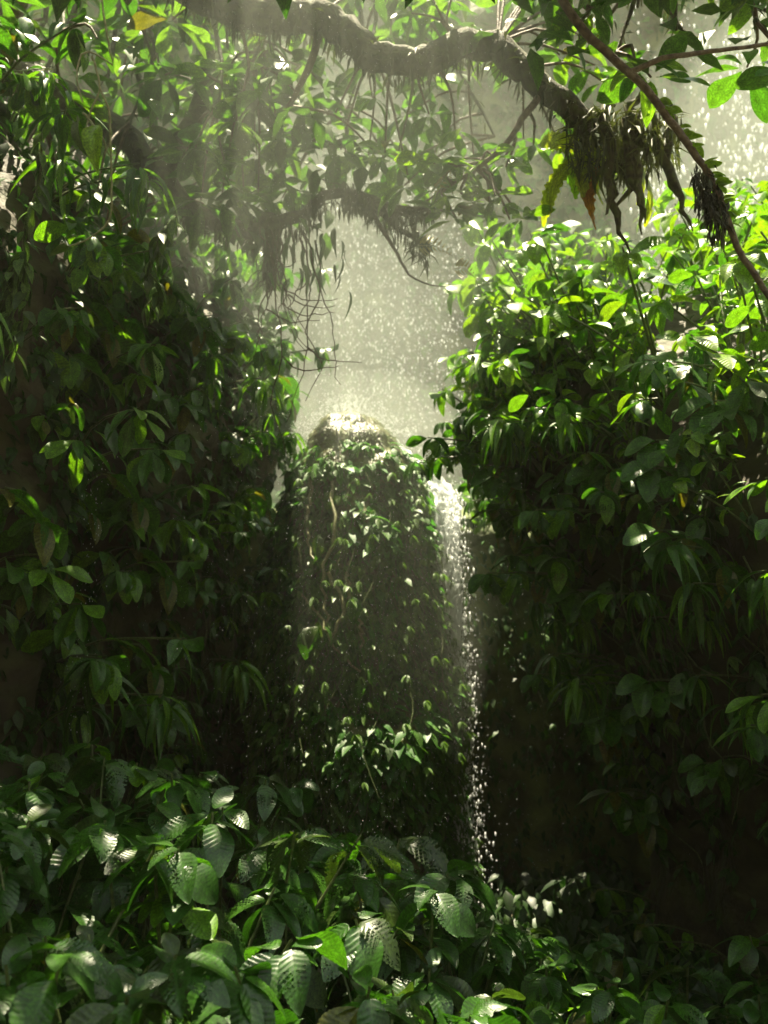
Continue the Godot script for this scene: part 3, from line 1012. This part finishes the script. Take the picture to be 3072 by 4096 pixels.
	# the forest the camera stands in: crowns overhead and behind
	for g in [[Vector3(-3.4, -0.3, 3.5), Vector3(-2.4, 6.2, 2.6)], [Vector3(3.3, -0.2, 3.0), Vector3(2.5, 6.0, 2.0)], [Vector3(0.6, -0.2, 6.0), Vector3(0.2, 7.0, 4.6)]]:
		var o := thing("shade_tree", "large leafy forest tree standing behind the viewpoint", "tree", Vector3.ZERO, "trees behind the viewpoint")
		limb(o, "trunk", [g[0], g[0].lerp(g[1], 0.5) + Vector3(0.2, 0, 0.1), g[1]], 0.22, 0.1, "bark_moss", 0, 16)
		for i in 5:
			var e: Vector3 = g[1] + Vector3(rr(-2.5, 2.5), rr(0, 1.2), rr(-2.2, 2.2))
			limb(o, "limb", [g[1] - Vector3(0, 0.8, 0), g[1].lerp(e, 0.5), e], 0.07, 0.02, "bark", 0, 8)
		var places := []
		var cols := []
		for i in 1100:
			var q := Vector3(rng.randfn(), rng.randfn() * 0.3, rng.randfn()) * 1.7
			places.append(Transform3D(aim(rr(0, TAU), rr(-0.7, 0.3), rr(-0.4, 0.4)).scaled(Vector3.ONE * rr(2.4, 3.8)), g[1] + q + Vector3(0, 0.5, 0)))
			var k := rr(0.6, 1.2)
			cols.append(Color(0.07 * k, 0.16 * k, 0.03 * k))
		many("crown", L["tiny"], M["small_leaf"], places, cols, "", "", o)

	# the smooth pale limb that crosses the top and ends in the epiphyte clump
	var b := thing("arching_limb", "smooth brown tree limb arching across the top of the ravine", "tree limb")
	limb(b, "limb", [pt(0.14, -0.08, 5.9), pt(0.25, -0.01, 5.9), pt(0.34, 0.015, 5.9), pt(0.42, 0.02, 5.9), pt(0.48, 0.05, 5.9), pt(0.55, 0.06, 5.9), pt(0.6, 0.042, 5.9), pt(0.64, 0.043, 5.9), pt(0.68, 0.065, 5.85), pt(0.725, 0.098, 5.8), pt(0.77, 0.125, 5.8)], 0.12, 0.07, "bark_moss", 1500, 60)
	limb(b, "limb", [pt(0.71, 0.088, 5.82), pt(0.68, 0.115, 5.8), pt(0.66, 0.14, 5.8), pt(0.63, 0.16, 5.85), pt(0.59, 0.18, 5.9), pt(0.55, 0.198, 6.0)], 0.024, 0.005, "bark", 0, 18)
	limb(b, "limb", [pt(0.42, 0.02, 5.9), pt(0.4, 0.07, 6.0), pt(0.37, 0.11, 6.1)], 0.03, 0.012, "bark", 0, 10)
	for k in 44:
		var e := pt(rr(0.56, 0.68), rr(0.15, 0.215), rr(5.7, 6.1)) if k < 16 else pt(rr(0.46, 0.8), rr(-0.02, 0.17), rr(6.0, 6.7))
		twig(b, e + Vector3(rr(-0.1, 0.2), rr(0.1, 0.25), 0.05), e, 5, [["leaf_canopy_fresh", 4], ["leaf_canopy", 3], ["leaf_lime", 1], ["leaf_old", 0.3]], rr(0.6, 0.85))

func build_epiphytes() -> void:
	# clump of roots and moss on the end of the limb
	var at := pt(0.8, 0.125, 5.8)
	var o := thing("epiphyte_clump", "dark root clump with yellowing strap fronds hanging from the arching limb", "epiphyte", at)
	for k in 9:
		var a := rr(0, TAU)
		var w := Vector3(cos(a) * rr(0.05, 0.3) + 0.05, rr(-0.08, 0.1), sin(a) * 0.12)
		obj("root_mass", tube(smooth_path([w + Vector3(rr(-0.1, 0.1), 0.1, 0), w, w + Vector3(rr(-0.08, 0.14), -0.28, 0), w + Vector3(rr(-0.05, 0.2), rr(-0.7, -0.3), 0)], 12, 0.05, k * 31.0), [0.012, 0.022, 0.03, 0.034, 0.036, 0.034, 0.03, 0.027, 0.024, 0.019, 0.014, 0.009, 0.003], 8, 0.6, k * 13.0), M["bark_moss"], o)
	var places := []
	var cols := []
	for k in 800:
		var a := rr(0, TAU)
		var r := sqrt(rng.randf())
		places.append(Transform3D(aim(rr(0, TAU), rr(-1.5, 0.5)).scaled(Vector3.ONE * rr(0.6, 1.8)), Vector3(cos(a) * r * 0.34 + 0.05, rr(-0.35, 0.16) * (1.0 - r * 0.6), sin(a) * r * 0.25)))
		var g := rr(0.4, 1.3)
		cols.append(Color(0.09 * g, 0.1 * g, 0.03 * g))
	many("moss", simple_leaf(0.1, 0.014, 0.5, 0.2, 2), M["moss_blade"], places, cols, "", "", o)
	# the fronds: u, v of their tips
	var fr := [[0.707, 0.222, "frond_yellow"], [0.765, 0.205, "frond_yellow"], [0.757, 0.18, "frond_yellow"], [0.79, 0.185, "frond_yellow"], [0.776, 0.225, "leaf_rust"], [0.84, 0.222, "frond_yellow"], [0.80, 0.17, "leaf_lime"], [0.72, 0.15, "leaf_lime"], [0.70, 0.145, "frond_yellow"], [0.775, 0.205, "leaf_rust"], [0.715, 0.21, "frond_yellow"], [0.75, 0.195, "leaf_lime"], [0.785, 0.2, "frond_yellow"], [0.81, 0.19, "leaf_lime"], [0.83, 0.2, "frond_yellow"]]
	for f in fr:
		var tip: Vector3 = pt(f[0], f[1], rr(5.95, 6.2)) - at
		var base := Vector3(tip.x * 0.3, -0.06, rr(-0.25, -0.1))
		var st := SurfaceTool.new()
		st.begin(Mesh.PRIMITIVE_TRIANGLES)
		st.set_smooth_group(0)
		var n := 26
		for i in n + 1:
			var t := float(i) / n
			var c := base.lerp(tip, t) + Vector3(signf(tip.x) * 0.08 * sin(t * PI), 0.02 * sin(t * PI), 0.06 * sin(t * PI))
			var w := 0.05 * pow(sin(PI * pow(lerpf(0.12, 0.99, t), 0.8)), 0.6) * (1.0 + 0.28 * sin(i * 2.6 + f[0] * 90)) + 0.002
			var d := (tip - base).normalized()
			var s := d.cross(Vector3(0.4, 0.1, 1)).normalized().rotated(d, sin(t * 5 + f[0] * 40) * 0.6)
			for j in 3:
				st.set_uv(Vector2(j * 0.5, t))
				st.add_vertex(c + s * (j - 1) * w + Vector3(0, 0, 0.012 * (j % 2)))
		for i in n:
			for j in 2:
				var a := i * 3 + j
				for q in [a, a + 1, a + 3, a + 1, a + 4, a + 3]:
					st.add_index(q)
		st.generate_normals()
		var m := obj("frond", st.commit(), M[f[2]], o)
		if f[2] == "leaf_rust":
			m.set_meta("label", "withered rust-orange frond")
	# the golden fern in front of the spray
	fern("golden_fern", "small golden fern frond against the spray of the fall", [pt(0.575, 0.222, 6.2), pt(0.56, 0.233, 6.2), pt(0.55, 0.245, 6.2)], pt(0.545, 0.24, 6.2), pt(0.59, 0.25, 6.2), "frond_gold", 11)
	fern("golden_fern", "small golden fern frond at the edge of the right ledge", [], pt(0.592, 0.262, 6.6), pt(0.62, 0.272, 6.6), "frond_gold", 9)
	fern("golden_fern", "small golden fern frond among the leaves under the arching limb", [], pt(0.565, 0.185, 6.0), pt(0.6, 0.17, 6.0), "frond_gold", 9)

func fern(called: String, label: String, _keys: Array, a: Vector3, b: Vector3, mat: String, n: int) -> void:
	var o := thing(called, label, "fern", a, "golden fern fronds")
	var tip := b - a
	var path := smooth_path([Vector3.ZERO, tip * 0.5 + Vector3(0, 0.03, 0), tip], 8)
	obj("stalk", tube(path, taper(9, 0.004, 0.0015), 4), M["stem_pale"], o)
	for i in n:
		var t := (i + 0.5) / n
		var p: Vector3 = path[int(t * 8)]
		var d := tip.normalized()
		for s in [-1, 1]:
			var out: Vector3 = (d * 0.5 + Vector3(0, 0, 0.7) * s + Vector3(0, -1.0, 0) * s + Vector3(0, 0, 0.2)).normalized()
			var side: Vector3 = d.cross(out).normalized()
			var bs := Basis(out.cross(side).normalized() * -1.0, side, out)
			obj("pinna", L["pinna"][0], M[mat], o, Transform3D(bs.orthonormalized().scaled(Vector3.ONE * (1.15 - t) * 1.3), p))

func build_climbers() -> void:
	# thin straight stem slanting down the right side, with small yellow-green leaves
	var o := thing("slanting_stem", "thin straight woody stem slanting down with small yellow-green leaves", "vine")
	var path := limb(o, "stem", [pt(0.70, -0.04, 4.6), pt(0.76, 0.03, 4.6), pt(0.83, 0.078, 4.6), pt(0.885, 0.13, 4.6), pt(0.93, 0.18, 4.6), pt(0.96, 0.24, 4.6), pt(1.02, 0.31, 4.6)], 0.022, 0.014, "bark", 0, 36)
	limb(o, "side_stem", [pt(0.815, 0.072, 4.6), pt(0.86, 0.058, 4.6), pt(0.93, 0.05, 4.65), pt(1.03, 0.04, 4.7)], 0.014, 0.008, "bark", 0, 14)
	for k in 34:
		var f := rr(15, 27)
		var p: Vector3 = (path[int(f)] as Vector3).lerp(path[int(f) + 1], f - int(f))
		a_leaf(o, "round", "leaf_lime", p, aim(rr(0.3, 2.6), rr(-0.3, 0.5), rr(-0.5, 0.5)), rr(0.9, 1.7))
	var places := []
	var cols := []
	for k in 500:
		var f := rr(22, 26)
		var p: Vector3 = (path[int(f)] as Vector3).lerp(path[int(f) + 1], f - int(f))
		places.append(Transform3D(aim(rr(0, TAU), rr(-1.5, -0.2)).scaled(Vector3.ONE * rr(0.5, 1.5)), p + Vector3(rr(-0.07, 0.02), rr(-0.12, 0.02), rr(-0.03, 0.03))))
		var g := rr(0.3, 1.0)
		cols.append(Color(0.05 * g, 0.05 * g, 0.02 * g))
	many("moss", simple_leaf(0.06, 0.012, 0.5, 0.2, 2), M["moss_blade"], places, cols, "", "", o)
	# hanging vine with two heart-shaped leaves, upper left
	var h := thing("hanging_vine", "thin kinked vine with two pale heart-shaped leaves hanging at the left", "vine")
	var D := 3.4
	var vine := [[[0.13, -0.03], [0.138, 0.03], [0.147, 0.062], [0.142, 0.06], [0.113, 0.05], [0.103, 0.06], [0.1, 0.08], [0.108, 0.1]], [[0.12, 0.055], [0.13, 0.085], [0.12, 0.105], [0.11, 0.13]], [[0.13, 0.085], [0.142, 0.11], [0.145, 0.18], [0.142, 0.215], [0.11, 0.236], [0.09, 0.24]], [[0.108, 0.11], [0.13, 0.13], [0.142, 0.152]]]
	for s in vine:
		var keys := []
		for q in s:
			keys.append(pt(q[0], q[1], D))
		obj("stem", tube(smooth_path(keys, 22, 0.004, rng.randf() * 99), taper(23, 0.0045, 0.003), 5), M["stem_pale"], h)
	for q in [[0.122, 0.117, 0.25, -1.35, 1.0], [0.106, 0.112, -0.5, -1.2, 0.95], [0.093, 0.24, -1.5, -0.35, 0.45]]:
		a_leaf(h, "heart", "leaf_lime" if q[4] > 0.96 else "leaf_olive", pt(q[0], q[1], D), aim(q[2], q[3], 0.5), q[4])
	# leafy vine down the left edge
	for e in 3:
		var g := thing("leafy_vine", ["leafy vine with olive pointed leaves hanging down the left cliff", "short leafy vine beside the pale heart-shaped leaves", "leafy vine dangling below the mossy trunk"][e], "vine", Vector3.ZERO, "leafy vines")
		var u0: float = [0.045, 0.02, 0.22][e]
		var v0: float = [0.13, 0.25, 0.21][e]
		var v1: float = [0.36, 0.33, 0.3][e]
		var keys := []
		for i in 6:
			keys.append(pt(u0 + rr(-0.012, 0.012) - 0.005 * i, lerpf(v0, v1, i / 5.0), 4.6))
		var p := smooth_path(keys, 24)
		obj("stem", tube(p, taper(25, 0.006, 0.003), 4), M["stem_green"], g)
		for i in 25:
			for s in 2:
				a_leaf(g, "creeper", ["creeper_leaf_pale", "leaf_olive"][s], p[i], aim(rr(-2.2, 2.2), rr(-1.4, -0.5), rr(-0.5, 0.5)), rr(0.9, 1.5))
	# twisted pale stems on the rock
	var w := thing("rock_vine", "pale twisted vine sprawling over the mossy rock, ending in ribbed leaves", "vine")
	var strands := [[[0.43, 0.47], [0.435, 0.52], [0.42, 0.56], [0.425, 0.6], [0.43, 0.625], [0.45, 0.645], [0.475, 0.66], [0.485, 0.675]], [[0.425, 0.56], [0.44, 0.575], [0.447, 0.6], [0.432, 0.622], [0.415, 0.6], [0.39, 0.58]], [[0.405, 0.47], [0.4, 0.52], [0.41, 0.55]], [[0.415, 0.61], [0.4, 0.62], [0.395, 0.635]], [[0.45, 0.56], [0.458, 0.59], [0.47, 0.61], [0.472, 0.63]]]
	for s in strands:
		var keys := []
		for q in s:
			keys.append(on_rock(q[0], q[1], rr(0.02, 0.06)))
		obj("stem", tube(smooth_path(keys, 22, 0.04, rng.randf() * 99), taper(23, 0.016, 0.009), 6, 0.3), M["stem_pale"], w)
	for q in [[0.413, 0.52], [0.415, 0.605], [0.41, 0.61], [0.4, 0.612], [0.48, 0.655], [0.474, 0.66], [0.487, 0.66], [0.42, 0.61], [0.46, 0.58], [0.475, 0.65]]:
		for k in 2:
			a_leaf(w, "broad", ["leaf_mid", "leaf_olive"][k], on_rock(q[0], q[1], 0.1), aim(rr(-1.4, 1.4), rr(-1.4, -0.7), rr(-0.3, 0.3)), rr(0.9, 1.4))

# ---------------------------------------------------------------- water and mist
func drop_mesh() -> ArrayMesh:
	var s := SphereMesh.new()
	s.radius = 0.5
	s.height = 1.0
	s.radial_segments = 5
	s.rings = 2
	var am := ArrayMesh.new()
	am.add_surface_from_arrays(Mesh.PRIMITIVE_TRIANGLES, s.get_mesh_arrays())
	return am

func build_water() -> void:
	var drop := drop_mesh()
	# the stream: strands of white water off the lip
	var f := Node3D.new()
	f.name = "waterfall"
	add_child(f)
	f.set_meta("kind", "structure")
	for k in 56:
		var s := rng.randf()
		var lip := Vector3(lerpf(0.42, 0.66, s), 2.78 - 0.1 * s + rr(-0.03, 0.03), -9.15)
		var from := Vector3(lerpf(0.02, 0.22, s), 3.3 - 0.12 * s + rr(-0.03, 0.03), -9.7)
		var out := rr(0.45, 0.85)
		var fall: float = pow(rng.randf(), 0.8) * 3.9 + 0.4 if k > 8 else rr(3.8, 4.5)
		var keys := [from, from.lerp(lip, 0.55) + Vector3(0, rr(-0.02, 0.06), 0), lip]
		for i in 7:
			var q := (i + 1) / 7.0
			keys.append(lip + Vector3((0.62 - lip.x) * q * (0.8 if k % 3 else 0.2) + rr(-0.035, 0.04), -fall * q, out * sqrt(q)))
		var path := smooth_path(keys, 46, 0.05, k * 71.0)
		var radii := []
		for i in 47:
			var q := i / 46.0
			var wild := 0.75 - 0.35 * q + (1.2 + q) * fine.get_noise_2d(i * 40.0, k * 55.0)
			if k <= 8:
				wild = 0.6 + 0.9 * absf(fine.get_noise_2d(i * 40.0, k * 55.0))
			radii.append(maxf(0.0008, (0.040 * (1.0 - q) * (1.0 - q) + 0.014) * wild * (1.0 if i < 46 else 0.0)))
		obj("strand", tube(path, radii, 6, 0.6, k * 7.0), M["white_water"], f)
	var places := []
	for k in 7000:                                # spray round the stream
		var q := rng.randf()
		var y := 2.7 - 4.4 * q
		var x := 0.61 + 0.03 * q + rng.randfn() * (0.05 + 0.08 * q)
		var r := pow(rng.randf(), 2.5) * 0.013 + 0.003
		places.append(Transform3D(Basis.from_scale(Vector3(r, r * rr(1.2, 4.5), r)), Vector3(x, y, -9.0 + rr(-0.1, 0.3) + 0.6 * sqrt(q))))
	many("spray_drops", drop, M["white_water"], places, [], "white drops flying round the falling stream", "spray")
	places = []
	for k in 9500:                                # the curtain behind the rock and the splash on its crown
		var u := rng.randf()
		var x := lerpf(-0.75, 0.9, u)
		var p := Vector3(x, rr(2.5, 7.0), rr(-11.6, -9.6))
		if rng.randf() > 1.15 - 0.5 * absf(x + 0.1):
			continue
		var r := pow(rng.randf(), 3.0) * 0.014 + 0.003
		places.append(Transform3D(Basis.from_scale(Vector3(r, r * rr(1.2, 3.0), r)), p))
	for k in 2600:
		var a := rng.randf() * TAU
		var h := absf(rng.randfn()) * 0.13
		var rad := rr(0.0, 0.5)
		var p := ROCK_AT + Vector3(cos(a) * rad * 1.3 - 0.1, 3.22 - rad * rad * 1.2 + h, sin(a) * rad - 0.15)
		var r := rr(0.004, 0.014)
		places.append(Transform3D(Basis.from_scale(Vector3.ONE * r), p))
	many("water_curtain", drop, M["white_water"], places, [], "curtain of falling drops splashing on the crown of the mossy rock", "falling water")
	places = []
	for k in 8000:                               # drip and drizzle in the open air of the ravine
		var d := rr(3.5, 8.6)
		var p := pt(0.46 + rng.randfn() * 0.13, rr(-0.02, 0.86), d)
		var r := rr(0.0008, 0.0018) * (0.5 + d * 0.16)
		places.append(Transform3D(Basis.from_scale(Vector3(r, r * rr(1.0, 2.6), r)), p))
	for k in 150:                                # thin trickle by the left cliff
		var q := rng.randf()
		var p := pt(0.125 - 0.03 * q + rng.randfn() * 0.01, lerpf(0.45, 0.72, q), 5.4 + rr(-0.2, 0.2))
		var r := rr(0.002, 0.005)
		places.append(Transform3D(Basis.from_scale(Vector3(r, r * rr(1.2, 3.0), r)), p))
	many("falling_drops", drop, M["white_water"], places, [], "fine drops drizzling through the air of the ravine", "drops")
	# the broad fall far behind, upper right
	var far := Node3D.new()
	far.name = "far_waterfall"
	add_child(far)
	far.set_meta("kind", "structure")
	places = []
	for c in 46:
		var x := rr(3.5, 8.0)
		var top := rr(6.0, 12.0)
		for k in 260:
			var r := pow(rng.randf(), 2.0) * 0.03 + 0.008
			places.append(Transform3D(Basis.from_scale(Vector3(r, r * rr(1.0, 4.0), r)), Vector3(x + rng.randfn() * 0.13, rr(2.5, top), rr(-13.4, -12.4))))
	many("spray", drop, M["white_water"], places, [], "", "", far)

func mist(at: Vector3, size: Vector3, density: float) -> void:
	var v := FogVolume.new()
	v.name = numbered("mist")
	v.shape = RenderingServer.FOG_VOLUME_SHAPE_ELLIPSOID
	v.size = size
	var m := FogMaterial.new()
	m.density = density
	m.albedo = Color(0.97, 1.0, 0.94)
	v.material = m
	v.position = at
	v.set_meta("kind", "stuff")
	v.set_meta("label", "drifting bank of mist round the falling water")
	v.set_meta("category", "mist")
	add_child(v)

func build_mist() -> void:
	for q in [[-0.5, 4.6, -11.2, 3.8, 8.0, 3.6], [-0.7, 5.6, -11.0, 2.8, 8.0, 2.6], [-0.2, 3.6, -10.6, 2.4, 4.0, 2.4], [-0.6, 4.8, -11.4, 1.8, 6.0, 2.0]]:
		mist(Vector3(q[0], q[1], q[2]), Vector3(q[3], q[4], q[5]), 0.034)
	mist(Vector3(-0.25, 3.35, -9.3), Vector3(2.0, 1.2, 1.5), 0.2)
	mist(Vector3(0.2, 3.1, -9.5), Vector3(2.2, 1.0, 1.2), 0.1)
	mist(Vector3(-0.1, 2.2, -8.1), Vector3(2.2, 4.6, 2.2), 0.035)
	mist(Vector3(-0.25, 4.3, -4.6), Vector3(2.3, 3.0, 3.0), 0.08)
	mist(Vector3(-0.3, 5.2, -7.2), Vector3(5.0, 4.6, 4.0), 0.035)
	mist(Vector3(6.2, 6.5, -12.6), Vector3(6.4, 9.0, 3.0), 0.08)
	mist(Vector3(5.4, 5.5, -11.6), Vector3(4.6, 8.0, 3.0), 0.08)

func _ready() -> void:
	rng.seed = 20240607
	noise.seed = 11
	noise.frequency = 0.01
	noise.fractal_octaves = 3
	fine.seed = 29
	fine.frequency = 0.03
	fine.fractal_octaves = 3
	set_camera_and_light()
	make_materials()
	make_leaves()
	build_terrain()
	build_rock()
	build_water()
	build_trees()
	build_epiphytes()
	build_climbers()
	build_ledge_shrubs()
	build_wall_shrubs()
	build_creepers()
	build_front_shrubs()
	build_cover()
	build_mist()
